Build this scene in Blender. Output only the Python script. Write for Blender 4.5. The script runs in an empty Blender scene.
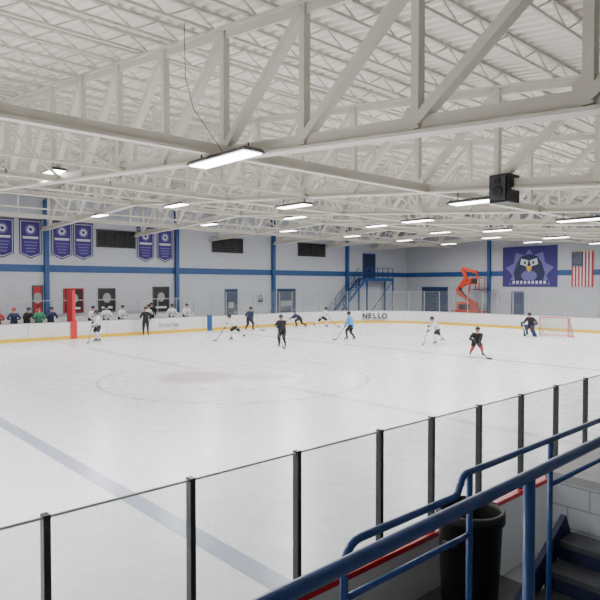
import bpy, bmesh, math, random
from mathutils import Vector, Matrix
random.seed(4)
SC = bpy.context.scene
COL = SC.collection

# ------------------------------------------------------------------ materials
def mat(name, col, rough=0.6, metal=0.0, noise=0.0, nscale=8.0, spec=0.5, bump=0.0):
    m = bpy.data.materials.new(name); m.use_nodes = True
    nt = m.node_tree; b = nt.nodes['Principled BSDF']
    b.inputs['Base Color'].default_value = (*col, 1)
    b.inputs['Roughness'].default_value = rough
    b.inputs['Metallic'].default_value = metal
    b.inputs['Specular IOR Level'].default_value = spec
    tc = nt.nodes.new('ShaderNodeTexCoord'); n = nt.nodes.new('ShaderNodeTexNoise')
    n.inputs['Scale'].default_value = nscale; n.inputs['Detail'].default_value = 4
    nt.links.new(tc.outputs['Object'], n.inputs['Vector'])
    r = nt.nodes.new('ShaderNodeMix'); r.data_type = 'RGBA'
    k = max(noise, 0.03)
    r.inputs[6].default_value = (*[c*(1-k) for c in col], 1)
    r.inputs[7].default_value = (*[min(1, c*(1+k)) for c in col], 1)
    nt.links.new(n.outputs['Fac'], r.inputs[0]); nt.links.new(r.outputs[2], b.inputs['Base Color'])
    if bump:
        bp = nt.nodes.new('ShaderNodeBump'); bp.inputs['Strength'].default_value = bump
        nt.links.new(n.outputs['Fac'], bp.inputs['Height']); nt.links.new(bp.outputs['Normal'], b.inputs['Normal'])
    return m

def block_mat(name, col, mortar, axis, bw=0.4, bh=0.2):
    m = bpy.data.materials.new(name); m.use_nodes = True
    nt = m.node_tree; b = nt.nodes['Principled BSDF']; b.inputs['Roughness'].default_value = 0.55
    tc = nt.nodes.new('ShaderNodeTexCoord'); sp = nt.nodes.new('ShaderNodeSeparateXYZ'); cb = nt.nodes.new('ShaderNodeCombineXYZ')
    nt.links.new(tc.outputs['Object'], sp.inputs[0])
    nt.links.new(sp.outputs[axis], cb.inputs[0]); nt.links.new(sp.outputs[2], cb.inputs[1])
    br = nt.nodes.new('ShaderNodeTexBrick'); br.inputs['Scale'].default_value = 1
    br.inputs['Brick Width'].default_value = bw; br.inputs['Row Height'].default_value = bh
    br.inputs['Mortar Size'].default_value = 0.008
    br.inputs['Color1'].default_value = (*col, 1); br.inputs['Color2'].default_value = (*[c*0.95 for c in col], 1)
    br.inputs['Mortar'].default_value = (*mortar, 1)
    nt.links.new(cb.outputs[0], br.inputs['Vector']); nt.links.new(br.outputs['Color'], b.inputs['Base Color'])
    bp = nt.nodes.new('ShaderNodeBump'); bp.inputs['Strength'].default_value = 0.3; bp.invert = True
    nt.links.new(br.outputs['Fac'], bp.inputs['Height']); nt.links.new(bp.outputs['Normal'], b.inputs['Normal'])
    return m

def glass_mat(name, tint, haze, refl=.035):
    m = bpy.data.materials.new(name); m.use_nodes = True
    nt = m.node_tree; nt.nodes.clear()
    o = nt.nodes.new('ShaderNodeOutputMaterial'); t = nt.nodes.new('ShaderNodeBsdfTransparent')
    t.inputs[0].default_value = (*tint, 1)
    d = nt.nodes.new('ShaderNodeBsdfDiffuse'); d.inputs[0].default_value = (.6, .68, .65, 1)
    g = nt.nodes.new('ShaderNodeBsdfGlossy'); g.inputs['Roughness'].default_value = 0.03
    n = nt.nodes.new('ShaderNodeTexNoise'); n.inputs['Scale'].default_value = 3
    mr = nt.nodes.new('ShaderNodeMapRange'); mr.inputs[3].default_value = haze*0.6; mr.inputs[4].default_value = haze*1.4
    nt.links.new(n.outputs['Fac'], mr.inputs[0])
    a = nt.nodes.new('ShaderNodeMixShader'); nt.links.new(mr.outputs[0], a.inputs[0])
    nt.links.new(t.outputs[0], a.inputs[1]); nt.links.new(d.outputs[0], a.inputs[2])
    lw = nt.nodes.new('ShaderNodeLayerWeight'); lw.inputs[0].default_value = .25
    fr = nt.nodes.new('ShaderNodeMapRange'); fr.inputs[3].default_value = refl; fr.inputs[4].default_value = .4
    nt.links.new(lw.outputs['Facing'], fr.inputs[0])
    c = nt.nodes.new('ShaderNodeMixShader'); nt.links.new(fr.outputs[0], c.inputs[0])
    nt.links.new(a.outputs[0], c.inputs[1]); nt.links.new(g.outputs[0], c.inputs[2])
    nt.links.new(c.outputs[0], o.inputs[0])
    return m

def emit_mat(name, col, s):
    m = bpy.data.materials.new(name); m.use_nodes = True
    b = m.node_tree.nodes['Principled BSDF']
    b.inputs['Base Color'].default_value = (*col, 1)
    b.inputs['Emission Color'].default_value = (*col, 1); b.inputs['Emission Strength'].default_value = s
    return m

M = {}
M['steel'] = mat('white_painted_steel', (.62, .60, .53), .5, noise=.06)
M['deck'] = mat('white_roof_deck', (.80, .77, .69), .55, noise=.06, nscale=2)
M['farwall'] = block_mat('painted_block_wall', (.46, .485, .54), (.37, .39, .43), 0)
M['endwall'] = block_mat('painted_block_wall_end', (.43, .445, .49), (.35, .36, .40), 1)
M['blockx'] = block_mat('grey_block', (.46, .49, .55), (.28, .30, .35), 1)
M['blue'] = mat('blue_paint', (.013, .065, .21), .4)
M['railblue'] = mat('rail_blue_paint', (.016, .06, .22), .3, noise=.15, nscale=30)
M['dkblue'] = mat('dark_blue_paint', (.015, .03, .09), .5)
M['navy'] = mat('navy', (.012, .02, .07), .6)
M['purple'] = mat('banner_purple', (.045, .032, .17), .8)
M['purple2'] = mat('banner_lilac', (.14, .13, .34), .8)
M['white'] = mat('white_fabric', (.58, .59, .62), .8)
M['board'] = mat('white_dasher_board', (.62, .62, .62), .35, noise=.04, nscale=1.5)
M['yellow'] = mat('yellow_kickplate', (.66, .42, .015), .4)
M['red'] = mat('red_paint', (.50, .02, .03), .4)
M['black'] = mat('black_rubber', (.008, .008, .010), .5)
M['dark'] = mat('dark_grey_metal', (.05, .055, .06), .4, metal=.3)
M['post'] = mat('glass_post_dark', (.035, .04, .04), .4, metal=.3)
M['edge'] = mat('glass_edge', (.62, .70, .67), .3)
M['alum'] = mat('aluminium', (.38, .39, .40), .35, metal=.6)
M['floor'] = mat('rubber_floor', (.10, .10, .11), .8, noise=.3, nscale=40)
M['conc'] = mat('concrete', (.36, .37, .39), .8, noise=.15, nscale=6)
M['tread'] = mat('stair_tread', (.07, .075, .09), .7, noise=.25, nscale=25)
M['orange'] = mat('lift_orange_red', (.40, .035, .012), .4, noise=.2, nscale=3)
M['skin'] = mat('skin', (.50, .28, .19), .5)
M['ltblue'] = mat('light_blue_jersey', (.05, .27, .58), .7)
M['green'] = mat('green_jersey', (.02, .20, .10), .7)
M['redj'] = mat('red_jersey', (.36, .02, .03), .7)
M['blackj'] = mat('black_jersey', (.008, .008, .012), .8)
M['glassn'] = glass_mat('rink_glass_near', (.83, .875, .86), .11, .06)
M['glassf'] = glass_mat('rink_glass_far', (.93, .945, .945), .04)
M['lens'] = emit_mat('lamp_lens', (1, .98, .93), 14)
M['net'] = mat('net_white', (.6, .6, .6), .9)
M['gold'] = mat('gold', (.7, .45, .05), .6)
M['grey'] = mat('grey', (.28, .29, .31), .6)
M['blueline'] = mat('ice_blue_line', (.40, .43, .57), .25, noise=.08, nscale=1.5)
M['redline'] = mat('ice_red_line', (.70, .57, .63), .25)
M['circ'] = mat('ice_circle_line', (.56, .52, .64), .25)
M['logo'] = mat('ice_logo', (.70, .645, .70), .25)
M['logo2'] = mat('ice_logo_dark', (.60, .50, .55), .25)

def ice_mat():
    m = bpy.data.materials.new('ice'); m.use_nodes = True
    nt = m.node_tree; b = nt.nodes['Principled BSDF']
    tc = nt.nodes.new('ShaderNodeTexCoord')
    n = nt.nodes.new('ShaderNodeTexNoise'); n.inputs['Scale'].default_value = .35; n.inputs['Detail'].default_value = 6
    nt.links.new(tc.outputs['Object'], n.inputs['Vector'])
    r = nt.nodes.new('ShaderNodeMix'); r.data_type = 'RGBA'
    r.inputs[6].default_value = (.78, .78, .84, 1); r.inputs[7].default_value = (.86, .855, .905, 1)
    nt.links.new(n.outputs['Fac'], r.inputs[0])
    mp = nt.nodes.new('ShaderNodeMapping'); mp.inputs['Scale'].default_value = (1.2, 7, 1); mp.inputs['Rotation'].default_value = (0,0,.5)
    nt.links.new(tc.outputs['Object'], mp.inputs[0])
    n3 = nt.nodes.new('ShaderNodeTexNoise'); n3.inputs['Scale'].default_value = 1.6; n3.inputs['Detail'].default_value = 10; n3.inputs['Distortion'].default_value = 1.2
    nt.links.new(mp.outputs[0], n3.inputs['Vector'])
    mr3 = nt.nodes.new('ShaderNodeMapRange'); mr3.inputs[1].default_value=.35; mr3.inputs[2].default_value=.7; mr3.inputs[3].default_value=.97; mr3.inputs[4].default_value=1.02
    nt.links.new(n3.outputs['Fac'], mr3.inputs[0])
    vm = nt.nodes.new('ShaderNodeVectorMath'); vm.operation='SCALE'
    nt.links.new(r.outputs[2], vm.inputs[0]); nt.links.new(mr3.outputs[0], vm.inputs['Scale'])
    nt.links.new(vm.outputs[0], b.inputs['Base Color'])
    n2 = nt.nodes.new('ShaderNodeTexNoise'); n2.inputs['Scale'].default_value = 2.5; n2.inputs['Detail'].default_value = 8
    nt.links.new(tc.outputs['Object'], n2.inputs['Vector'])
    mr = nt.nodes.new('ShaderNodeMapRange'); mr.inputs[3].default_value = .17; mr.inputs[4].default_value = .38
    nt.links.new(n2.outputs['Fac'], mr.inputs[0]); nt.links.new(mr.outputs[0], b.inputs['Roughness'])
    b.inputs['Specular IOR Level'].default_value = .3
    return m
M['ice'] = ice_mat()

# ------------------------------------------------------------------ mesh builder
class MB:
    def __init__(s): s.v = []; s.f = []; s.m = []
    def face(s, pts, mi=0):
        n = len(s.v); s.v += [tuple(p) for p in pts]; s.f.append(tuple(range(n, n+len(pts)))); s.m.append(mi)
    def hexa(s, p, mi=0):
        n = len(s.v); s.v += [tuple(q) for q in p]
        for q in ((0,3,2,1),(4,5,6,7),(0,1,5,4),(1,2,6,5),(2,3,7,6),(3,0,4,7)):
            s.f.append(tuple(n+i for i in q)); s.m.append(mi)
    def box(s, x0, x1, y0, y1, z0, z1, mi=0):
        s.hexa([(x0,y0,z0),(x1,y0,z0),(x1,y1,z0),(x0,y1,z0),(x0,y0,z1),(x1,y0,z1),(x1,y1,z1),(x0,y1,z1)], mi)
    def beam(s, a, b, w, h, mi=0):
        a = Vector(a); b = Vector(b); d = (b-a).normalized()
        up = Vector((0,0,1)) if abs(d.z) < .98 else Vector((0,1,0))
        x = d.cross(up).normalized()*w/2; y = x.normalized().cross(d).normalized()*h/2
        s.hexa([a-x-y, a+x-y, a+x+y, a-x+y, b-x-y, b+x-y, b+x+y, b-x+y], mi)
    def tube(s, pts, rad, mi=0, n=8, sq=1.0):
        pts = [Vector(p) for p in pts]
        if not isinstance(rad, (list, tuple)): rad = [rad]*len(pts)
        base = len(s.v); up = None
        for i, p in enumerate(pts):
            d = (pts[min(i+1, len(pts)-1)]-pts[max(i-1, 0)]).normalized()
            if up is None: up = Vector((0,0,1)) if abs(d.z) < .9 else Vector((1,0,0))
            x = d.cross(up)
            if x.length < 1e-4: x = d.cross(Vector((0,1,0)))
            x.normalize(); y = x.cross(d).normalized(); up = y
            for k in range(n):
                a = 2*math.pi*k/n; s.v.append(tuple(p+x*math.cos(a)*rad[i]+y*math.sin(a)*rad[i]*sq))
        for i in range(len(pts)-1):
            for k in range(n):
                s.f.append((base+i*n+k, base+i*n+(k+1)%n, base+(i+1)*n+(k+1)%n, base+(i+1)*n+k)); s.m.append(mi)
        s.f.append(tuple(base+k for k in range(n))); s.m.append(mi)
        s.f.append(tuple(base+(len(pts)-1)*n+k for k in range(n))); s.m.append(mi)
    def ell(s, c, r, mi=0, nu=12, nv=8, M3=None, cond=None):
        c = Vector(c); base = len(s.v); P = []
        for j in range(nv+1):
            th = math.pi*j/nv
            for i in range(nu):
                ph = 2*math.pi*i/nu
                q = Vector((r[0]*math.sin(th)*math.cos(ph), r[1]*math.sin(th)*math.sin(ph), r[2]*math.cos(th)))
                P.append(q)
                s.v.append(tuple(c+(M3@q if M3 else q)))
        for j in range(nv):
            for i in range(nu):
                ids = (j*nu+i, j*nu+(i+1)%nu, (j+1)*nu+(i+1)%nu, (j+1)*nu+i)
                if cond:
                    ctr = sum((P[k] for k in ids), Vector())/4
                    if not cond(ctr): continue
                s.f.append(tuple(base+k for k in ids)); s.m.append(mi)
    def build(s, name, mats, smooth=False, loc=None, parent=None, bevel=0):
        me = bpy.data.meshes.new(name); me.from_pydata(s.v, [], s.f)
        for k in mats: me.materials.append(M[k] if isinstance(k, str) else k)
        me.polygons.foreach_set('material_index', s.m)
        bm = bmesh.new(); bm.from_mesh(me)
        bmesh.ops.remove_doubles(bm, verts=bm.verts, dist=1e-5)
        bmesh.ops.recalc_face_normals(bm, faces=bm.faces); bm.to_mesh(me); bm.free()
        if smooth: me.polygons.foreach_set('use_smooth', [True]*len(me.polygons))
        me.update()
        o = bpy.data.objects.new(name, me); COL.objects.link(o)
        if loc: o.location = loc
        if parent: o.parent = parent
        if bevel:
            b = o.modifiers.new('b', 'BEVEL'); b.width = bevel; b.segments = 2
        return o

# ------------------------------------------------------------------ dimensions
TX0, TX1 = -18.0, 52.0       # building length
SY0, SY1 = -6.0, 40.0        # building width
RX0, RX1, RY0, RY1, RR = -14.0, 42.0, 3.5, 36.0, 8.5
def zb(s): return 5.12+.080*s if s <= 27 else 7.28-.03*(s-27)
def zt(s): return 7.2+.128*s if s <= 27 else 10.656-.128*(s-27)

# ------------------------------------------------------------------ shell
b = MB(); b.box(TX0, TX1, SY0, SY1, -.3, -.03); b.build('floor', ['conc'])

b = MB(); b.box(TX0-.3, TX1+.3, SY1, SY1+.3, -.3, zt(SY1)+.6); b.build('wall_far', ['farwall'])
b = MB(); b.box(TX0-.3, TX1+.3, SY0-.3, SY0, -.3, zt(SY0)+.6); b.build('wall_near', ['farwall'])
for nm, x0, x1 in (('wall_end', TX1, TX1+.3), ('wall_left', TX0-.3, TX0)):
    b = MB(); prof = [(SY0,-.3),(SY1,-.3),(SY1,zt(SY1)+.6),(27,zt(27)+.6),(SY0,zt(SY0)+.6)]
    b.face([(x0,y,z) for y,z in prof]); b.face([(x1,y,z) for y,z in prof])
    for i in range(5):
        a, c = prof[i], prof[(i+1)%5]
        b.face([(x0,*a),(x1,*a),(x1,*c),(x0,*c)])
    b.build(nm, ['endwall'])

# corrugated deck
b = MB(); x = TX0; pr = []
while x < TX1:
    pr += [(x,0),(x+.11,0),(x+.15,.07),(x+.26,.07)]; x += .30
for (sa, sb) in ((SY0, 27.0), (27.0, SY1)):
    for i in range(len(pr)-1):
        (xa, za), (xb, zb_) = pr[i], pr[i+1]
        b.face([(xa,sa,zt(sa)+.48+za),(xb,sa,zt(sa)+.48+zb_),(xb,sb,zt(sb)+.48+zb_),(xa,sb,zt(sb)+.48+za)])
b.build('ceiling', ['deck'])

# bar joists along the building
b = MB(); s = SY0+.6
while s < SY1-.3:
    z = zt(s)+.10
    for dz, w in ((0,.07),(.34,.09)):
        b.beam((TX0,s,z+dz),(TX1,s,z+dz),w,.06)
    x = TX0; up = False
    while x < TX1-.6:
        b.beam((x,s,z+(.34 if up else 0)),(x+.6,s,z+(0 if up else .34)),.03,.03); x += .6; up = not up
    s += 1.45
b.build('roof_bar_joists', ['steel'])

# main trusses
TR = [-12.0,-5.5,.5,7,13.5,20,26.5,33,39.5,46]
PAN = [-4.4+2.4*i for i in range(19)]
for T in TR:
    b = MB()
    for (a, c) in ((SY0, 27.0), (27.0, SY1)):
        b.beam((T,a,zb(a)-.06),(T,c,zb(c)-.06),.28,.05); b.beam((T,a,zb(a)+.06),(T,c,zb(c)+.06),.06,.26)
        b.beam((T,a,zt(a)),(T,c,zt(c)),.22,.05); b.beam((T,a,zt(a)-.09),(T,c,zt(c)-.09),.05,.20)
    for i, p in enumerate(PAN):
        if p > SY1-.2: continue
        b.beam((T,p,zb(p)),(T,p,zt(p)),.15,.13)
        if i > 0: b.beam((T,p,zb(p)+.1),(T,PAN[i-1],zt(PAN[i-1])-.1),.18,.15)
        b.box(T-.02,T+.02,p-.2,p+.2,zb(p)+.02,zb(p)+.34)
    b.build('roof_truss', ['steel'])

# longitudinal bracing girders
for s in (9.65, 19.0, 27.0, 34.0):
    b = MB(); z = zb(s)+.0; zz = zt(s)-.02
    big = s < 10
    b.beam((TX0,s,z-.06),(TX1,s,z-.06),.17,.05); b.beam((TX0,s,z+.05),(TX1,s,z+.05),.05,.20 if big else .16)
    for i in range(len(TR)-1):
        if big: continue
        a, c = TR[i], TR[i+1]; m_ = (a+c)/2
        b.beam((a,s,z),(m_,s,zz),.08,.08); b.beam((m_,s,zz),(c,s,z),.08,.08)
        b.beam((m_,s,z),(m_,s,zz),.07,.07)
        b.beam(((a+m_)/2,s,z),((a+m_)/2,s,(z+zz)/2),.05,.05); b.beam(((c+m_)/2,s,z),((c+m_)/2,s,(z+zz)/2),.05,.05)
    b.build('roof_bracing_girder', ['steel'])
# diagonal sway rods
b = MB()
for i in range(len(TR)-1):
    for s in (14.5, 23.5, 31.0):
        b.beam((TR[i],s,zb(s)),(TR[i+1],s+2.4,zt(s+2.4)),.05,.05)
        b.beam((TR[i+1],s,zb(s)),(TR[i],s+2.4,zt(s+2.4)),.05,.05)
        b.beam((TR[i],s,zb(s)),(TR[i+1],s,zb(s)),.07,.07)
b.build('roof_sway_bracing', ['steel'])

# ------------------------------------------------------------------ lamps
for T0 in TR:
    for s, zz in ((8.5,5.5),(15.2,6.0),(23,6.8),(31,7.05)):
        T = T0+.5; z = zz
        if T0 == 7:
            T = 6.55
            if s == 8.5: s = 9.4; z = 5.70
            elif s == 15.2: T = 7; s = 19.8; z = 6.95
            elif s == 23: continue
            else: T = 7
        elif T0 == 13.5 and s > 9: T = 13.5
        L, W = (1.95, .52) if (T0 == 7 and s < 10) else (1.5,.52)
        b = MB()
        b.hexa([(T-W/2,s-L/2,z),(T+W/2,s-L/2,z),(T+W/2,s+L/2,z),(T-W/2,s+L/2,z),
                (T-W/2+.06,s-L/2+.06,z+.08),(T+W/2-.06,s-L/2+.06,z+.08),(T+W/2-.06,s+L/2-.06,z+.08),(T-W/2+.06,s+L/2-.06,z+.08)],0)
        b.box(T-W/2+.06,T+W/2-.06,s-L/2+.06,s+L/2-.06,z-.02,z-.004,1)
        for ds in (-L/2+.2, L/2-.2):
            b.beam((T,s+ds,z+.07),(T,s+ds,max(z+.2,zb(s+ds))),.02,.02)
        b.build('ceiling_lamp', ['dark','lens'])
        ld = bpy.data.lights.new('lamp_light','AREA'); ld.shape='RECTANGLE'; ld.size=W-.16; ld.size_y=L-.16
        ld.energy=335; ld.color=(1,.985,.955)
        lo = bpy.data.objects.new('ceiling_lamp_light', ld); lo.location=(T,s,z-.03); COL.objects.link(lo)

# black speaker cluster on the truss
b = MB(); b.box(13.2,13.75,7.15,7.65,5.30,5.98,0); b.box(13.15,13.2,7.2,7.6,5.35,5.93,1)
b.beam((13.45,7.4,5.98),(13.45,7.4,6.05),.05,.05,0); b.ell((13.13,7.4,5.55),(.02,.14,.14),0); b.ell((13.13,7.4,5.81),(.02,.09,.09),0)
b.build('ceiling_speaker', ['black','dark'])
b = MB(); b.tube([(6.0,9.9,8.3),(6.05,9.95,7.3),(6.2,9.9,6.7),(6.5,9.3,5.78)],.007); b.build('hanging_cable',['black'])

# ------------------------------------------------------------------ ice + rink
def rpath(inset=0, n=12):
    P = []; r = RR-inset
    for cx, cy, a0 in ((RX1-RR,RY1-RR,0),(RX0+RR,RY1-RR,90),(RX0+RR,RY0+RR,180),(RX1-RR,RY0+RR,270)):
        for i in range(n+1):
            a = math.radians(a0+90*i/n); P.append((cx+r*math.cos(a), cy+r*math.sin(a)))
    return P
b = MB(); P = rpath(); b.face([(x,y,0) for x,y in P]); b.face([(x,y,-.025) for x,y in P][::-1])
for i in range(len(P)):
    a, c = P[i], P[(i+1)%len(P)]; b.face([(*a,-.025),(*c,-.025),(*c,0),(*a,0)])
b.build('ice_rink', ['ice'])

CX, CY = 12.45, 17.15
b = MB()
def strip(x0,x1,y0,y1,mi,z=.003): b.face([(x0,y0,z),(x1,y0,z),(x1,y1,z),(x0,y1,z)],mi)
def ring(cx,cy,r,w,mi,z=.005,n=64):
    for i in range(n):
        a=2*math.pi*i/n; c=2*math.pi*(i+1)/n
        b.face([(cx+r*math.cos(a),cy+r*math.sin(a),z),(cx+r*math.cos(c),cy+r*math.sin(c),z),
                (cx+(r+w)*math.cos(c),cy+(r+w)*math.sin(c),z),(cx+(r+w)*math.cos(a),cy+(r+w)*math.sin(a),z)],mi)
def disc(cx,cy,rx,ry,mi,z=.006,n=40,rot=0):
    b.face([(cx+rx*math.cos(2*math.pi*i/n)*math.cos(rot)-ry*math.sin(2*math.pi*i/n)*math.sin(rot),
             cy+rx*math.cos(2*math.pi*i/n)*math.sin(rot)+ry*math.sin(2*math.pi*i/n)*math.cos(rot),z) for i in range(n)],mi)
strip(4.0,4.3,RY0+.02,RY1-.02,0); strip(23.7,24.0,RY0+.02,RY1-.02,0)
strip(CX-.15,CX+.15,RY0+.02,CY-2.6,1); strip(CX-.15,CX+.15,CY+2.6,RY1-.02,1)
ring(CX,CY,4.65,.10,2)
ring(CX,CY,2.6,.06,3)
disc(CX-1.0,CY+1.0,1.45,1.45,3,.008); disc(CX-1.0,CY+1.0,1.05,1.05,4,.009); disc(CX+.8,CY-.6,1.0,.55,3,.007,rot=-.8)
for fx in (36.7-6.1, -3.6):
    for fy in (CY-6.7, CY+6.7):
        ring(fx,fy,4.5,.07,3); disc(fx,fy,.3,.3,1)
strip(37.3,37.37,RY0+2.2,RY1-2.2,1,.004)
b.build('ice_markings', ['blueline','redline','circ','logo','logo2'])

# dasher boards
b = MB()
Pi = rpath(-.002); Px = rpath(-.12)
N = len(Pi)
for i in range(N):
    a, c = Pi[i], Pi[(i+1)%N]; A, C = Px[i], Px[(i+1)%N]
    near = a[1] < RY0+.3 and c[1] < RY0+.3
    h = .85 if near else 1.07
    b.hexa([(*a,-.02),(*c,-.02),(*C,-.02),(*A,-.02),(*a,h-.05),(*c,h-.05),(*C,h-.05),(*A,h-.05)],0)
    b.hexa([(*a,h-.05),(*c,h-.05),(*C,h-.05),(*A,h-.05),(*a,h),(*c,h),(*C,h),(*A,h)],2 if near else 3)
PK = rpath(.015)
for i in range(N):
    a, c = Pi[i], Pi[(i+1)%N]; A, C = PK[i], PK[(i+1)%N]
    b.hexa([(*A,0),(*C,0),(*c,0),(*a,0),(*A,.2),(*C,.2),(*c,.2),(*a,.2)],1)
x = RX0+RR
while x < RX1-RR:
    b.box(x-.015,x+.015,RY1-.012,RY1,.2,1.0,3); x += 2.4
b.box(23.6,24.0,RY1-.03,RY1+.13,.0,1.12,4)
b.box(13.75,14.15,RY1-.03,RY1+.13,.0,1.12,2)
b.box(CX-.2,CX+.2,RY0,RY0+.02,.0,.8,2)
b.build('dasher_boards', ['board','yellow','red','alum','blue'])

# far / end glass
b = MB()
def glass_run(pts, z0, z1):
    for i in range(len(pts)-1):
        a, c = Vector(pts[i]), Vector(pts[i+1]); b.face([(a.x,a.y,z0),(c.x,c.y,z0),(c.x,c.y,z1),(a.x,a.y,z1)],0)
        b.beam((a.x,a.y,z0),(a.x,a.y,z1),.04,.05,1)
        b.beam((a.x,a.y,z1),(c.x,c.y,z1),.012,.012,1)
run = [(24.0+1.3*i, RY1+.06) for i in range(8)]
arc = [(RX1-RR+(RR+.06)*math.cos(math.radians(a)), RY1-RR+(RR+.06)*math.sin(math.radians(a))) for a in range(90,-1,-9)]
end = [(RX1+.06, RY1-RR-1.3*i) for i in range(1,13)]
glass_run(run+arc+end, 1.07, 2.75)
b.build('rink_glass_far', ['glassf','alum'])

# near glass panels with dark posts
s=3.44
posts = [s*k for k in (-1.05,-.78,-.5,-.22,.058,.3375,.616,.898,1.19,1.42,1.675,1.949,2.22,2.49,2.76,3.03,3.3,3.57,3.84,4.1)]
b = MB()
for i in range(len(posts)-1):
    a, c = posts[i]+.022, posts[i+1]-.022
    b.face([(a,s,.87),(c,s,.87),(c,s,1.972),(a,s,1.972)],0)
    b.box(a,c,s-.007,s+.007,1.970,1.984,2)
for p in posts:
    b.box(p-.02,p+.02,s-.03,s+.03,.85,1.995,1)
b.build('rink_glass_near', ['glassn','post','edge'])

# red divider at benches + bench structures
b = MB(); b.box(13.88,14.06,RY1+.15,RY1+.9,.255,3.0,0); b.box(13.88,14.06,RY1-.02,RY1+.15,1.13,3.0,0); b.build('bench_divider',['red'])
b = MB(); b.box(0,24,RY1+.14,RY1+2.4,-.03,.25,0)
b.box(.5,23.5,RY1+1.45,RY1+1.8,.62,.68,1)
for i in range(14): b.box(.8+i*1.7,.9+i*1.7,RY1+1.5,RY1+1.75,.25,.62,1)
b.build('team_bench', ['floor','grey'])
b = MB(); b.box(0,24,RY1+2.42,RY1+2.5,-.03,1.25,0)
for i in range(17): b.beam((i*1.5,RY1+2.46,1.25),(i*1.5,RY1+2.46,2.3),.05,.05,1)
b.box(0,24,RY1+2.43,RY1+2.49,2.28,2.33,1)
b.build('bench_back_partition', ['board','alum'])

# ------------------------------------------------------------------ far wall features
for i, t in enumerate((4.2,13.7,23.4,33.0,42.4)):
    b = MB(); b.box(t-.14,t+.14,SY1-.30,SY1-.02,-.03,zt(SY1)-.1,0); b.box(t-.2,t+.2,SY1-.34,SY1,zt(SY1)-.1,zt(SY1),0)
    b.build('wall_column', ['blue'])
for y in (30.0,19.5,10.0):
    b = MB(); b.box(TX1-.30,TX1-.02,y-.14,y+.14,-.03,zt(y)-.1,0); b.box(TX1-.34,TX1,y-.2,y+.2,-.03,.1,0); b.build('wall_column', ['blue'])
b = MB(); b.box(TX0,TX1,SY1-.05,SY1-.002,4.15,4.62); b.build('trim_far', ['blue'])
b = MB(); b.box(TX1-.05,TX1-.002,SY0,SY1-.05,4.15,4.62); b.build('trim_end', ['blue'])
for (a, c) in ((17.15,20.0),(26.7,29.7),(36.0,39.4)):
    b = MB(); b.box(a,c,SY1-.06,SY1-.002,6.0,7.1,0)
    for k in range(7): b.beam((a+.05,SY1-.09,6.08+k*.155),(c-.05,SY1-.09,6.08+k*.155),.08,.02,1)
    n = 4
    for k in range(n+1): b.box(a+(c-a)*k/n-.03,a+(c-a)*k/n+.03,SY1-.13,SY1-.05,6.0,7.1,1)
    b.box(a-.05,c+.05,SY1-.13,SY1-.002,5.94,6.0,1); b.box(a-.05,c+.05,SY1-.13,SY1-.002,7.1,7.16,1)
    b.build('wall_louver_vent', ['black','dark'])

def banner(tc, w=1.38, z0=5.0, z1=7.5):
    b = MB(); y = SY1-.06; h = .32
    def poly(pts, mi, off): b.face([(tc+x, y-off, z) for x, z in pts], mi)
    def pent(k): return [(-w/2+k,z1-k),(-w/2+k,z0+h+k*.4),(0,z0+k*1.3),(w/2-k,z0+h+k*.4),(w/2-k,z1-k)]
    b.face([(tc+x,y+.02,z) for x,z in pent(0)][::-1],0)
    poly(pent(0),0,0); poly(pent(.07),1,.004); poly(pent(.11),0,.008)
    cz = z1-.62
    poly([(.33*math.cos(a)*1.0, cz+.33*math.sin(a)) for a in [i*math.pi/10 for i in range(20)]],2,.012)
    poly([(-.24,cz-.05),(-.1,cz+.22),(.12,cz+.2),(.24,cz),(.1,cz-.22),(-.12,cz-.2)],1,.014)
    poly([(-.14,cz+.02),(0,cz+.14),(.14,cz-.02),(0,cz-.12)],0,.018)
    poly([(-.5,cz-.45),(.5,cz-.45),(.46,cz-.60),(-.46,cz-.60)],1,.012)
    for k in range(4):
        ww = .42-.05*k; zz = cz-.78-.2*k
        poly([(-ww,zz),(ww,zz),(ww,zz-.08),(-ww,zz-.08)],2,.012)
    b.beam((tc-w/2-.03,y,z1+.02),(tc+w/2+.03,y,z1+.02),.05,.05,3)
    b.build('championship_banner',['purple','white','purple2','dark'])
for t in (11.05,12.75,14.75,16.2,20.85,22.45): banner(t)

def framed(name, t0, t1, z0, z1, mi, frame, k=0):
    S = SY1-.002
    b = MB(); b.box(t0,t1,S-.05,S,z0,z1,0)
    for q in ((t0-.08,t0,z0,z1),(t1,t1+.08,z0,z1),(t0-.08,t1+.08,z1,z1+.08)):
        b.box(q[0],q[1],S-.09,S,q[2],q[3],1)
    if name.startswith('door'):
        b.box(t1-.2,t1-.1,S-.12,S-.05,1.0,1.1,2); b.box(t0+.3,t1-.3,S-.055,S-.05,1.4,1.9,3)
    else:
        b.box(t0-.08,t1+.08,S-.09,S,z0-.08,z0,1)
        cx=(t0+t1)/2; b.face([(cx+.3*math.cos(a),S-.06,(z0+z1)/2+.15+.35*math.sin(a)) for a in [i*math.pi/8 for i in range(16)]],3)
        b.box(t0+.15,t1-.15,S-.06,S-.05,z0+.15,z0+.3,2)
    b.build(name,[mi,frame,'white','grey'])
framed('wall_poster',14.9,16.1,1.5,3.0,'black','redj')
framed('wall_poster',17.3,18.4,1.5,3.0,'black','dark')
framed('wall_poster',21.5,22.7,1.4,3.1,'black','dark')
framed('door_1',28.0,29.1,-.03,2.9,'dkblue','blue')
framed('door_2',33.6,35.6,-.03,2.9,'navy','blue')
framed('wall_poster',12.9,13.4,1.4,3.2,'redj','dark')
framed('wall_poster',31.3,31.9,1.8,2.5,'purple','white')
X_=TX1-.002
b = MB(); b.box(X_-.06,X_,34.8,37.8,-.03,3.0,0)
for k in range(7): b.box(X_-.08,X_-.06,34.8,37.8,.38*k,.38*k+.03,1)
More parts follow.
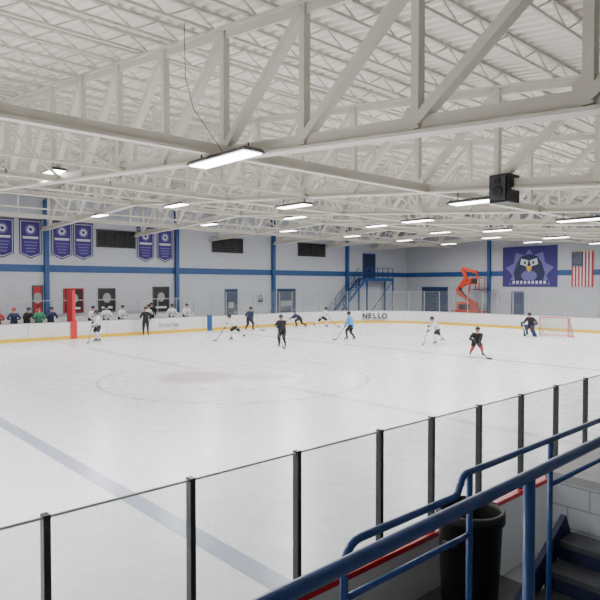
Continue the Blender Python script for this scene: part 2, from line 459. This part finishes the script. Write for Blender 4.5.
b.box(X_-.1,X_,34.7,34.8,-.03,3.1,1); b.box(X_-.1,X_,37.8,37.9,-.03,3.1,1); b.box(X_-.1,X_,34.7,37.9,3.0,3.1,1)
b.build('door_3',['dkblue','blue'])
b = MB(); b.box(X_-.06,X_,26.6,27.6,-.03,2.6,0); b.box(X_-.1,X_,26.5,26.6,-.03,2.7,1); b.box(X_-.1,X_,27.6,27.7,-.03,2.7,1); b.box(X_-.1,X_,26.5,27.7,2.6,2.7,1)
b.build('door_4',['dkblue','blue'])

# staircase
b = MB(); n=14; ys, ye = SY1-1.4, SY1-.35
for i in range(n):
    x = 39.6+i*.3; z = .28*(i+1)
    b.box(x,x+.3,ys,ye,z-.04,z,0)
for y in (ys,ye):
    b.beam((39.5,y,.1),(43.9,y,4.0),.05,.24,0)
    b.beam((39.6,y,1.2),(43.9,y,5.0),.05,.05,0); b.beam((39.6,y,.8),(43.9,y,4.6),.04,.04,0)
    for i in range(0,n+1,3): b.beam((39.7+i*.3,y,.2+.28*i),(39.7+i*.3,y,1.2+.265*i),.05,.05,0)
b.box(43.8,48.0,ys,ye,3.85,4.0,0); b.box(43.8,48.0,ys-.02,ys+.05,3.7,4.0,0)
for z in (4.5,5.0): b.beam((43.9,ys,z),(48,ys,z),.05,.05,0)
for i in range(6): b.beam((43.9+i*.8,ys,4.0),(43.9+i*.8,ys,5.0),.05,.05,0)
for x in (43.9,47.9):
    for y in (ys,ye): b.beam((x,y,-.03),(x,y,3.85),.12,.12,0)
b.beam((44,ys,.2),(47.9,ys,3.7),.06,.06,0)
b.build('blue_staircase',['blue'])
S_=SY1-.002
b = MB(); b.box(44.9,46.6,S_-.05,S_,4.0,6.4,0); b.box(44.8,44.9,S_-.09,S_,4.0,6.5,1); b.box(46.6,46.7,S_-.09,S_,4.0,6.5,1); b.box(44.8,46.7,S_-.09,S_,6.4,6.5,1); b.box(45.0,45.08,S_-.1,S_-.05,5,5.1,1)
b.build('door_5',['navy','blue'])

# ------------------------------------------------------------------ end wall banner, flag
b = MB(); X = TX1-.08
def ew(pts, mi, off): b.face([(X-off, y, z) for y, z in pts], mi)
def oval(cy, cz, ry, rz, mi, off, n=24): ew([(cy+ry*math.cos(2*math.pi*i/n), cz+rz*math.sin(2*math.pi*i/n)) for i in range(n)], mi, off)
y0,y1,z0,z1 = 23.4,28.6,3.15,6.85
b.box(X,X+.04,y0,y1,z0,z1,0)
ew([(24.0,3.3),(28.0,3.3),(27.6,4.2),(28.3,4.9),(27.5,5.3),(27.3,6.3),(26.4,6.0),(26.0,6.6),(25.6,6.0),(24.7,6.3),(24.5,5.3),(23.7,4.9),(24.4,4.2)],2,.012)
ew([(24.7,3.6),(27.3,3.6),(27.5,4.4),(27.2,5.3),(26.8,5.9),(26.0,6.15),(25.2,5.9),(24.8,5.3),(24.5,4.4)],3,.016)
ew([(26.05,5.55),(26.75,5.75),(26.85,5.2),(26.2,5.0)],1,.02); ew([(25.95,5.55),(25.25,5.75),(25.15,5.2),(25.8,5.0)],1,.02); oval(26.0,4.15,.75,.5,2,.02)
oval(26.4,5.35,.1,.14,5,.024); oval(25.6,5.35,.1,.14,5,.024)
ew([(25.7,5.05),(26.3,5.05),(26.2,4.7),(26.0,4.5),(25.8,4.7)],4,.026)
ew([(24.2,3.35),(27.8,3.35),(27.8,3.75),(24.2,3.75)],0,.028)
for k in range(9): ew([(24.4+k*.37,3.42),(24.62+k*.37,3.42),(24.62+k*.37,3.68),(24.4+k*.37,3.68)],1,.031)
b.build('penguin_banner',['purple','white','purple2','navy','gold','black'])

b = MB(); y0,y1,z0,z1 = 20.35,22.15,3.15,6.15; X = TX1-.08
b.box(X,X+.02,y0,y1,z0,z1,1)
w=(y1-y0)/13
for k in range(13):
    ew([(y0+k*w,z0),(y0+(k+1)*w,z0),(y0+(k+1)*w,z1),(y0+k*w,z1)],0 if k%2==0 else 1,.004)
ew([(y1-7*w,z1-1.25),(y1,z1-1.25),(y1,z1),(y1-7*w,z1)],2,.008)
for i in range(9):
    for j in range(5 if i%2 else 6):
        cy=y1-.09-(j+(.5 if i%2 else 0))*.152; cz=z1-.09-i*.133
        ew([(cy+(.045 if q%2==0 else .02)*math.sin(q*math.pi/5),cz+(.045 if q%2==0 else .02)*math.cos(q*math.pi/5)) for q in range(10)],1,.012)
b.beam((X,y0-.1,z1+.03),(X,y1+.1,z1+.03),.04,.04,3)
b.build('american_flag',['redj','white','navy','gold'])

# boom lift
b = MB(); cx, cy = 49.4, 30.7
b.box(cx-.9,cx+.9,cy-1.3,cy+1.3,.35,.9,0)
for dx in (-.85,.85):
    for dy in (-.9,.9):
        b.tube([(cx+dx-.15,cy+dy,.37),(cx+dx+.15,cy+dy,.37)],.4,1,16)
b.box(cx-.6,cx+.6,cy-.7,cy+.9,.9,1.7,0); b.box(cx-.65,cx-.6,cy-.5,cy+.6,1.0,1.5,1)
b.beam((cx,cy-.5,1.6),(cx,cy+1.2,2.7),.3,.36,0); b.beam((cx,cy+1.2,2.7),(cx,cy+.2,4.0),.28,.36,0)
b.beam((cx,cy+.9,3.1),(cx,cy-.6,3.9),.24,.30,0); b.beam((cx,cy+.2,4.0),(cx,cy+.7,4.9),.24,.3,0)
b.beam((cx,cy+.7,4.9),(cx,cy-.9,4.5),.2,.26,0); b.beam((cx-.2,cy-.2,1.8),(cx-.2,cy+.9,3.1),.08,.12,1)
b.beam((cx,cy-.9,4.5),(cx,cy-.9,3.9),.12,.14,0); b.beam((cx,cy+.1,2.1),(cx,cy-.2,3.6),.1,.14,0)
px, py, pz = cx, cy-.9, 2.9
b.box(px-.5,px+.5,py-.5,py+.5,pz-.05,pz,1); b.box(px-.52,px-.48,py-.3,py+.3,pz+.5,pz+1.0,1)
for z in (.5,1.05):
    for q in (((-.5,-.5),(.5,-.5)),((.5,-.5),(.5,.5)),((.5,.5),(-.5,.5)),((-.5,.5),(-.5,-.5))):
        b.beam((px+q[0][0],py+q[0][1],pz+z),(px+q[1][0],py+q[1][1],pz+z),.06,.06,0)
for q in ((-.5,-.5),(.5,-.5),(.5,.5),(-.5,.5)): b.beam((px+q[0],py+q[1],pz),(px+q[0],py+q[1],pz+1.05),.06,.06,0)
b.build('boom_lift',['orange','black'])

# ------------------------------------------------------------------ board ads
def btext(txt, x, z, size, key='black'):
    c = bpy.data.curves.new('board_advert','FONT'); c.body = txt; c.size = size; c.extrude = .004; c.align_x='CENTER'; c.offset=.012
    o = bpy.data.objects.new('board_advert', c); o.location = (x, RY1-.02, z); o.rotation_euler=(math.pi/2,0,0)
    c.materials.append(M[key]); COL.objects.link(o)
def atext(txt, ang0, step, z, size, key='black'):
    # one letter per curved-board facet, so that the word follows the corner
    root = bpy.data.objects.new('board_advert', None); COL.objects.link(root)
    root.location = (RX1-RR, RY1-RR, 0)
    for i, ch in enumerate(txt):
        a = math.radians(ang0-step*i); r = RR-.08
        c = bpy.data.curves.new('letter','FONT'); c.body = ch; c.size = size; c.extrude = .01; c.align_x='CENTER'; c.offset=.018
        o = bpy.data.objects.new('letter', c); o.location = (r*math.cos(a), r*math.sin(a), z)
        o.rotation_euler=(math.pi/2,0,a-math.pi/2); c.materials.append(M[key]); COL.objects.link(o); o.parent = root
atext('NELLO', 52.5, 2.9, .42, .60)
atext('ICE CENTER', 53.5, 1.5, .24, .2, 'grey')
btext('ice arena', 20.5, .45, .42, 'grey'); btext('HOCKEY', 8.5, .45, .4, 'grey')

# ------------------------------------------------------------------ goal
b = MB(); gx, gy = 37.3, 17.0; w=.915; r=.03
b.tube([(gx,gy-w,.01),(gx,gy-w,1.2),(gx,gy-w+.03,1.22),(gx,gy+w-.03,1.22),(gx,gy+w,1.2),(gx,gy+w,.01)],r,0)
b.tube([(gx,gy-w,.03),(gx+.7,gy-w-.1,.03),(gx+1.1,gy-w+.3,.03),(gx+1.1,gy+w-.3,.03),(gx+.7,gy+w+.1,.03),(gx,gy+w,.03)],.022,0)
b.tube([(gx,gy-w,1.21),(gx+.5,gy-w+.1,1.18),(gx+.55,gy-w+.3,1.18),(gx+.55,gy+w-.3,1.18),(gx+.5,gy+w-.1,1.18),(gx,gy+w,1.21)],.018,0)
bt=[(gx,gy-w,.03),(gx+.7,gy-w-.1,.03),(gx+1.1,gy-w+.3,.03),(gx+1.1,gy,.03),(gx+1.1,gy+w-.3,.03),(gx+.7,gy+w+.1,.03),(gx,gy+w,.03)]
tp=[(gx,gy-w,1.21),(gx+.5,gy-w+.1,1.18),(gx+.55,gy-w+.3,1.18),(gx+.55,gy,1.18),(gx+.55,gy+w-.3,1.18),(gx+.5,gy+w-.1,1.18),(gx,gy+w,1.21)]
for i in range(len(bt)-1):
    for k in range(5):
        f=k/5; a=Vector(bt[i]).lerp(Vector(bt[i+1]),f); c=Vector(tp[i]).lerp(Vector(tp[i+1]),f); b.beam(a,c,.014,.014,1)
    for k in range(1,9):
        f=k/9; b.beam(Vector(bt[i]).lerp(Vector(tp[i]),f),Vector(bt[i+1]).lerp(Vector(tp[i+1]),f),.014,.014,1)
for k in range(1,12):
    yy=gy-w+2*w*k/12; b.beam((gx,yy,1.22),(gx+.55,yy,1.18),.012,.012,1)
for k in range(1,4): b.beam((gx+.14*k,gy-w,1.2),(gx+.14*k,gy+w,1.2),.012,.012,1)
b.build('hockey_goal',['red','grey'])

# ------------------------------------------------------------------ near stand structures
b = MB(); b.box(-16,5.59,1.16,3.37,-.03,.30); b.build('lower_walkway',['floor'])
b = MB(); b.box(-16,3.0,-1.6,1.15,-.03,1.55,0)
for k in range(3): b.box(-16,5.5,-1.6-1.0*(k+1),-1.6-1.0*k,-.03,1.9+.35*k,0)
b.build('viewing_platform',['conc'])
b = MB(); b.box(5.6,24,-1.6,2.55,-.03,1.42,0); b.box(5.6,24,-1.6,2.62,1.42,1.5,1); b.build('block_stand',['blockx','conc'])
b = MB(); n=4
for i in range(n):
    x=4.49+i*.27; z=.30+.17*(i+1)
    b.box(x,x+.28,1.2,2.35,z-.05,z,0); b.box(x+.0,x+.02,1.2,2.35,z-.165,z-.05,1)
for y in (1.19,2.38): b.beam((4.42,y,.45),(5.52,y,1.07),.05,.22,1)
b.build('stand_stairs',['tread','navy'])

b = MB()
def arcpt(c, r, a0, a1, n=5): return [(c[0]+r*math.cos(math.radians(a0+(a1-a0)*i/n)), c[1], c[2]+r*math.sin(math.radians(a0+(a1-a0)*i/n))) for i in range(n+1)]
yr=1.30
b.tube([(-3,yr,2.36),(0,yr,2.37),(3,yr,2.42),(5.6,yr,2.47),(12,yr,2.5)],.027,0,12)
for x in (-2.0,.2,2.62): b.tube([(x,yr,2.4),(x,yr,.3)],.027,0,12)
for x in (5.68,8.5): b.tube([(x,yr,2.45),(x,yr,1.5)],.027,0,12)
b.tube([(5.65,yr,2.0),(12,yr,2.03)],.02,0,12)
b.build('guard_rail',['railblue'],smooth=True)
b = MB(); yr=2.02
b.tube([(2.13,yr,.3),(2.13,yr,1.86)]+arcpt((2.25,yr,1.88),.12,180,90)+[(2.6,yr,2.0),(3.1,yr,2.0)]+[(3.14,yr,2.01),(3.17,yr,2.06)]+arcpt((3.25,yr,2.05),.07,170,90)+[(3.6,yr,2.12),(5.24,yr,2.13),(10,yr,2.15)],.022,0,12)
b.tube([(2.13,yr,1.72),(3.1,yr,1.72),(3.28,yr,1.72)],.018,0,12)
b.tube([(4.4,yr,1.78),(5.75,yr,1.78),(10,yr,1.8)],.018,0,12)
for x,z in ((3.28,.3),(4.4,.3),(5.75,1.5),(8,1.5)): b.tube([(x,yr,2.11),(x,yr,z)],.020,0,12)
b.build('handrail',['railblue'],smooth=True)
b = MB()
for k,(y,z) in enumerate(((1.0,1.9),(.3,2.1),(-.4,2.4))):
    b.box(7.2,22,y-.14,y+.14,z-.04,z,0)
    for i in range(7): b.box(7.3+i*2.3,7.36+i*2.3,y-.1,y+.1,1.5,z-.04,1)
b.build('bleacher_seats',['railblue','navy'])

# trash bin
b = MB(); bx, by = 4.75, 2.92; n=28
prof=[(.0,.30),(.235,.30),(.25,.36),(.285,1.14),(.31,1.16),(.31,1.25),(.285,1.27),(.27,1.22),(.26,1.0),(.24,.6),(.0,.55)]
for i in range(n):
    a=2*math.pi*i/n; c=2*math.pi*(i+1)/n
    for j in range(len(prof)-1):
        (r0,z0),(r1,z1)=prof[j],prof[j+1]
        b.face([(bx+r0*math.cos(a),by+r0*math.sin(a),z0),(bx+r0*math.cos(c),by+r0*math.sin(c),z0),(bx+r1*math.cos(c),by+r1*math.sin(c),z1),(bx+r1*math.cos(a),by+r1*math.sin(a),z1)])
b.beam((bx-.3,by-.08,1.0),(bx-.3,by+.08,1.0),.05,.04); b.beam((bx+.3,by-.08,1.0),(bx+.3,by+.08,1.0),.05,.04)
b.build('trash_bin',['black'],smooth=True)

# ------------------------------------------------------------------ people
def ik(a, t, l1, l2, pole):
    a = Vector(a); t = Vector(t); d = t-a; L = d.length; mx = (l1+l2)*.995
    if L > mx: t = a+d*(mx/L); d = t-a; L = mx
    x = (l1*l1-l2*l2+L*L)/(2*L); h = math.sqrt(max(0, l1*l1-x*x)); u = d.normalized()
    p = Vector(pole); p = (p-u*p.dot(u)).normalized()
    return a+u*x+p*h, t

SLOT = ['jersey','pants','socks','skate','glove','skin','helmet','metal','pad','mouth']
CACHE = {}
def make_body(key, ph=.93, lean=10, twist=0, fL=(-.14,0,.15), fR=(.14,0,.15), hT=None, G=None, hL=None, hR=None, top='R', yawL=8, yawR=-8, head_up=0, kind='skater', kp=(0,1,.1)):
    """joints in metres, figure faces +Y; returns mesh"""
    if key in CACHE: return CACHE[key]
    la = math.radians(lean); D = Vector((0, math.sin(la), math.cos(la)))
    P = Vector((0,-.02,ph)); W = P+D*.16; C = P+D*.34; N = P+D*.49
    hd = math.radians(max(0, lean*.45-head_up)); HD = Vector((0, math.sin(hd), math.cos(hd)))
    H0 = N+HD*.07; H = N+HD*.20+Vector((0,.015,0)); HT = H+HD*.07
    tw = math.radians(twist); SX = Vector((math.cos(tw), math.sin(tw), 0))
    SL = C+D*.09-SX*.185; SR = C+D*.09+SX*.185
    bulk = 1.12 if kind in ('skater','goalie') else 1.0
    if hT is not None:
        hT = Vector(hT); G = Vector(G); lo = hT+(G-hT)*.34
        tR, tL = (hT, lo) if top == 'R' else (lo, hT)
    else: tL, tR = Vector(hL), Vector(hR)
    EL, WL = ik(SL, tL, .28, .27, (-.6,-.5,-.5)); ER, WR = ik(SR, tR, .28, .27, (.6,-.5,-.5))
    hipL = P+Vector((-.10,0,-.05)); hipR = P+Vector((.10,0,-.05))
    KL, AL = ik(hipL, fL, .42, .41, kp); KR, AR = ik(hipR, fR, .42, .41, kp)
    def toe(A, yaw): y = math.radians(yaw); return A+Vector((-math.sin(y)*.17, math.cos(y)*.17, -.065)), A+Vector((math.sin(y)*.05, -math.cos(y)*.05, -.06))
    TL, BL = toe(AL, yawL); TR_, BR = toe(AR, yawR)
    V = []; R = []; E = []; LAB = []
    def add(p, r, par=None, lab=0):
        V.append(tuple(p)); R.append(r if isinstance(r, tuple) else (r, r))
        if par is not None: E.append((par, len(V)-1)); LAB.append(lab)
        return len(V)-1
    g = kind == 'goalie'
    p = add(P, (.165*bulk,.135*bulk))
    w = add(W, (.165*bulk,.13*bulk), p, 0); c = add(C, (.185*bulk,.14*bulk), w, 0)
    n = add(N, (.075,.075), c, 0); h0 = add(H0, (.058,.06), n, 5); h1 = add(H-HD*.035, (.072,.085), h0, 5); add(HT, (.08,.092), h1, 5)
    for S, El, Wr in ((SL,EL,WL),(SR,ER,WR)):
        s_ = add(S, .098*bulk, c, 0); m1 = add(S.lerp(El,.55), .078*bulk, s_, 0); e = add(El, .064*bulk, m1, 0)
        m2 = add(El.lerp(Wr,.5), .060*bulk, e, 0)
        k = (Wr-El).normalized(); wv = add(Wr-k*.055, .046*bulk, m2, 0); add(Wr-k*.04, .052 if bulk>1 else .03, wv, 4); add(Wr+k*.035, (.045,.034), len(V)-1, 4)
    for hip, K, A, T, B in ((hipL,KL,AL,TL,BL),(hipR,KR,AR,TR_,BR)):
        h_ = add(hip+Vector((0,0,-.02)), .118*bulk, p, 1); t1 = add(hip.lerp(K,.5), .108*bulk, h_, 1); t2 = add(hip.lerp(K,.82), .094*bulk, t1, 1)
        kk = add(K, .070*bulk, t2, 2); c1 = add(K.lerp(A,.35), .068*bulk, kk, 2); a1 = add(K.lerp(A,.85), .045*bulk, c1, 2)
        a2 = add(A, .047, a1, 3); add(T, (.036,.032), a2, 3); add(B, .034, a2, 3)
    me = bpy.data.meshes.new('tmp'); me.from_pydata(V, E, []); o = bpy.data.objects.new('tmp', me); COL.objects.link(o)
    o.modifiers.new('s','SKIN'); sv = me.skin_vertices[0].data
    for i, r in enumerate(R): sv[i].radius = r; sv[i].use_root = (i == 0)
    ss = o.modifiers.new('u','SUBSURF'); ss.levels = 2; ss.render_levels = 2
    dg = bpy.context.evaluated_depsgraph_get(); dg.update()
    em = bpy.data.meshes.new_from_object(o.evaluated_get(dg)); bpy.data.objects.remove(o)
    VV = [Vector(v) for v in V]
    b = MB()
    b.v = [tuple(v.co) for v in em.vertices]
    for f in em.polygons:
        ct = f.center; best = 9; lab = 0
        for (i, j), l in zip(E, LAB):
            a, q = VV[i], VV[j]; d = q-a; t = max(0, min(1, (ct-a).dot(d)/max(1e-9, d.length_squared)))
            rr = (R[i][0]*(1-t)+R[j][0]*t)
            ds = (ct-(a+d*t)).length/rr
            if ds < best: best = ds; lab = l
        b.f.append(tuple(f.vertices)); b.m.append(lab)
    bpy.data.meshes.remove(em)
    Rt = Vector((1,0,0)); HF = HD.cross(Rt)*-1
    if HF.y < 0: HF = -HF
    M3 = Matrix((Rt, HF, HD)).transposed()
    def hp(x, y, z): return H+M3@Vector((x,y,z))
    for sx in (-1,1):
        b.ell(hp(sx*.032,.088,.012),(.013,.01,.009),8,8,6); b.ell(hp(sx*.032,.097,.012),(.005,.004,.005),7,6,4)
        b.ell(hp(sx*.088,.0,-.005),(.012,.02,.03),5,8,6)
    b.tube([hp(0,.09,.02),hp(0,.112,-.02),hp(0,.095,-.028)],[.008,.014,.010],5,6)
    b.tube([hp(-.026,.088,-.052),hp(0,.097,-.054),hp(.026,.088,-.052)],[.004,.007,.004],9,6)
    hr = (.112,.132,.125)
    b.ell(hp(0,-.005,.035),hr,6,16,10,M3,cond=lambda q: q.z > -.01 or (q.y < .04 and q.z > -.085))
    b.ell(hp(0,-.005,.035),(.104,.124,.117),6,16,10,M3,cond=lambda q: q.z > -.01 or (q.y < .04 and q.z > -.085))
    b.tube([hp(-.105,.03,.04),hp(-.07,.112,.045),hp(0,.145,.048),hp(.07,.112,.045),hp(.105,.03,.04)],.01,6,6)
    if kind in ('skater','goalie'):
        for z in (.02,-.015,-.05,-.085): b.tube([hp(-.095,.03,z),hp(-.065,.115,z),hp(0,.142,z),hp(.065,.115,z),hp(.095,.03,z)],.0035,7,5)
        for x in (-.06,-.02,.02,.06): b.tube([hp(x,.125 if abs(x)<.03 else .115,.045),hp(x,.14 if abs(x)<.03 else .118,-.03),hp(x*.8,.118,-.1)],.0035,7,5)
    fr = .0135 if bulk > 1 else .009
    stick = (G-hT).normalized() if G is not None else None
    for sgn, El, Wr in ((-1,EL,WL),(1,ER,WR)):
        k = (Wr-El).normalized()
        ax = stick if stick is not None else Vector((0,1,0))
        sp = (ax-k*ax.dot(k)); sp = sp.normalized() if sp.length > .05 else k.orthogonal().normalized()
        cu = k.cross(sp).normalized()
        if cu.dot(Vector((-sgn,0,-.3))) < 0: cu = -cu
        pl = Wr+k*.045
        for i, ln in enumerate((.9,1.0,.95,.78)):
            o0 = pl+sp*(i-1.5)*fr*1.9
            b.tube([o0-k*.02,o0+k*.03*ln,o0+k*.048*ln+cu*.028,o0+k*.03*ln+cu*.055,o0+k*.008+cu*.058],[fr*1.05,fr,fr*.95,fr*.85,fr*.6],4,6)
        o0 = Wr+sp*-.035
        b.tube([o0,o0-sp*.02+cu*.025+k*.01,o0-sp*.012+cu*.05+k*.03],[fr*1.2,fr*1.05,fr*.8],4,6)
    for A, yaw in ((AL,yawL),(AR,yawR)):
        y = math.radians(yaw); fw = Vector((-math.sin(y),math.cos(y),0)); q = A+Vector((0,0,-.09))
        if kind == 'bench' : continue
        b.beam(q-fw*.07+Vector((0,0,-.042)),q+fw*.20+Vector((0,0,-.042)),.008,.035,8)
        for d in (-.04,.14): b.beam(q+fw*d+Vector((0,0,-.03)),q+fw*d+Vector((0,0,.015)),.03,.05,7)
    if g:
        for K, A in ((KL,AL),(KR,AR)):
            f = Vector((0,.10,0)); b.beam(A+f+Vector((0,.0,-.12)),K+f+Vector((0,0,.05)),.27,.10,8); b.beam(K+f+Vector((0,0,.03)),K+f+Vector((0,-.1,.30)),.25,.09,8)
            for tt in (.25,.5,.75): b.beam((A+f).lerp(K+f,tt)+Vector((-.13,.055,0)),(A+f).lerp(K+f,tt)+Vector((.13,.055,0)),.02,.05,7)
        b.beam(WR+Vector((0,.06,-.14)),WR+Vector((0,.06,.2)),.2,.06,8)
        b.ell(WL+Vector((-.03,.04,.03)),(.14,.07,.16),7,12,8)
    if G is not None:
        up = (hT-G).normalized(); b.beam(hT+up*.10,G+up*.02,.026,.036,7)
        b.beam(hT+up*.11,hT+up*.0,.03,.04,8)
        bd = Vector((G.x,G.y,0))-Vector((hT.x,hT.y,0)); bd = bd.normalized() if bd.length > .05 else Vector((1,0,0))
        q = Vector((G.x,G.y,.045)); b.beam(q-bd*.03,q+bd*.28,.016,.075,7)
    nm = 'person_mesh_'+key; me = bpy.data.meshes.new(nm); me.from_pydata(b.v, [], b.f)
    for s_ in SLOT: me.materials.append(M['white'])
    me.polygons.foreach_set('material_index', b.m)
    bm = bmesh.new(); bm.from_mesh(me); bmesh.ops.recalc_face_normals(bm, faces=bm.faces); bm.to_mesh(me); bm.free()
    me.polygons.foreach_set('use_smooth', [True]*len(me.polygons)); me.update()
    CACHE[key] = me
    return me

def person(name, key, x, y, rz, cols, z=0, sc=1.0, **kw):
    base = make_body(key, **kw); me = base.copy(); me.name = name
    d = dict(jersey='blackj',pants='blackj',socks='blackj',skate='black',glove='black',skin='skin',helmet='black',metal='dark',pad='white',mouth='redj'); d.update(cols)
    for i, s_ in enumerate(SLOT): me.materials[i] = M[d[s_]]
    o = bpy.data.objects.new(name, me); o.location=(x,y,z+.003); o.rotation_euler=(0,0,math.radians(rz)); o.scale=(sc,)*3
    COL.objects.link(o); return o

STAND = dict(ph=.93,lean=14,fL=(-.17,.02,.15),fR=(.17,.0,.15),hT=(.22,.22,1.05),G=(-.35,.85,.03),top='R')
STRIDE = dict(ph=.84,lean=42,fL=(-.16,.22,.15),fR=(.30,-.62,.26),hT=(.22,.45,.98),G=(-.35,1.15,.03),top='R',yawR=-35,head_up=10)
STRIDE2 = dict(ph=.84,lean=38,fL=(-.34,-.55,.22),fR=(.14,.25,.15),hT=(-.20,.45,.95),G=(.55,1.05,.03),top='L',yawL=35,head_up=10)
CROUCH = dict(ph=.72,lean=48,fL=(-.27,.05,.15),fR=(.27,.0,.15),hT=(.20,.50,.80),G=(-.30,1.15,.03),top='R',head_up=18)
REACH = dict(ph=.74,lean=62,fL=(-.22,.15,.15),fR=(.30,-.45,.15),hT=(.12,.72,.72),G=(-.1,1.75,.03),top='R',head_up=25)
GLIDE = dict(ph=.86,lean=28,fL=(-.20,.18,.15),fR=(.20,-.15,.15),hT=(.25,.35,.98),G=(-.55,.75,.03),top='R',head_up=5)
REF = dict(ph=.95,lean=2,fL=(-.14,0,.15),fR=(.14,0,.15),hL=(-.27,.12,.92),hR=(.22,.30,1.15),kind='official')
LEAN = dict(ph=.9,lean=24,fL=(-.15,.0,.15),fR=(.15,.05,.15),hL=(-.24,.42,1.02),hR=(.22,.42,1.02),kind='bench')
GOALIE = dict(ph=.78,lean=30,fL=(-.30,.0,.15),fR=(.30,.0,.15),hL=(-.42,.35,.85),hR=(.42,.30,.75),hT=None,G=None,kind='goalie')

HP='hockey_player'
person(HP,'stand',14.3,33.2,100,dict(jersey='white',socks='white',helmet='black'),sc=1.05,**STAND)
person('hockey_referee','ref',18.4,35.3,150,dict(jersey='blackj',glove='skin'),sc=1.05,**REF)
person(HP,'stride',20.9,28.85,60,dict(jersey='white',socks='white',helmet='black'),**STRIDE)
person(HP,'glide',26.1,34.3,170,dict(jersey='navy'),sc=1.05,**GLIDE)
person(HP,'stand2',20.4,23.9,120,dict(),sc=1.02,**dict(STAND,lean=20,ph=.9,fL=(-.22,.12,.15),fR=(.2,-.12,.15)))
person(HP,'reach',31.0,34.2,30,dict(jersey='navy',helmet='blue'),**REACH)
person(HP,'stride2',32.2,32.9,-110,dict(jersey='white',socks='white'),**STRIDE2)
person(HP,'glide2',26.1,24.2,20,dict(jersey='ltblue'),**dict(GLIDE,lean=16,ph=.9,head_up=0))
person(HP,'stride',27.9,19.3,70,dict(jersey='white',socks='white',helmet='black'),**STRIDE)
person(HP,'crouch',24.5,14.8,130,dict(socks='redj',jersey='blackj'),**CROUCH)
gl = person('hockey_goalie','goalie',36.3,18.0,95,dict(jersey='blackj',pad='navy'),z=.01,**GOALIE)
b = MB(); b.beam((.42,.36,.95),(.1,.55,.12),.026,.034,0); b.beam((.1,.55,.07),(-.28,.6,.07),.02,.10,0); b.build('goalie_stick',['white'],parent=gl)

for x, c in ((8.2,'navy'),(9.1,'blackj'),(9.9,'redj'),(10.8,'navy'),(11.5,'blackj'),(12.2,'green'),(12.9,'navy')):
    person(HP,'lean',x,36.9,180+random.uniform(-20,20),dict(jersey=c,helmet=random.choice(['navy','black','redj'])),z=.25,sc=1.02,**LEAN)
for x, c in ((15.4,'white'),(16.4,'white'),(17.4,'white'),(19.3,'white'),(21.2,'white'),(22.3,'white')):
    person(HP,'lean',x,36.9,180+random.uniform(-25,25),dict(jersey=c,helmet=random.choice(['black','black','navy','redj'])),z=.25,sc=1.02,**LEAN)
person('hockey_coach','ref',12.6,38.1,185,dict(jersey='redj',helmet='black',glove='skin'),z=.25,**REF)
person('hockey_coach','ref',20.3,38.1,175,dict(jersey='blackj',helmet='black',glove='skin'),z=.25,**REF)

# ------------------------------------------------------------------ world + camera
w = bpy.data.worlds.new('world'); SC.world = w; w.use_nodes = True
w.node_tree.nodes['Background'].inputs[0].default_value = (.6,.65,.7,1); w.node_tree.nodes['Background'].inputs[1].default_value = .3
cd = bpy.data.cameras.new('camera'); cam = bpy.data.objects.new('camera', cd); COL.objects.link(cam)
cam.location = (0,0,3.3); cam.rotation_euler = (math.radians(90-1.456),0,math.radians(-42.2))
cd.sensor_width = 36; cd.lens = 35.4; cd.clip_start=.05; SC.camera = cam
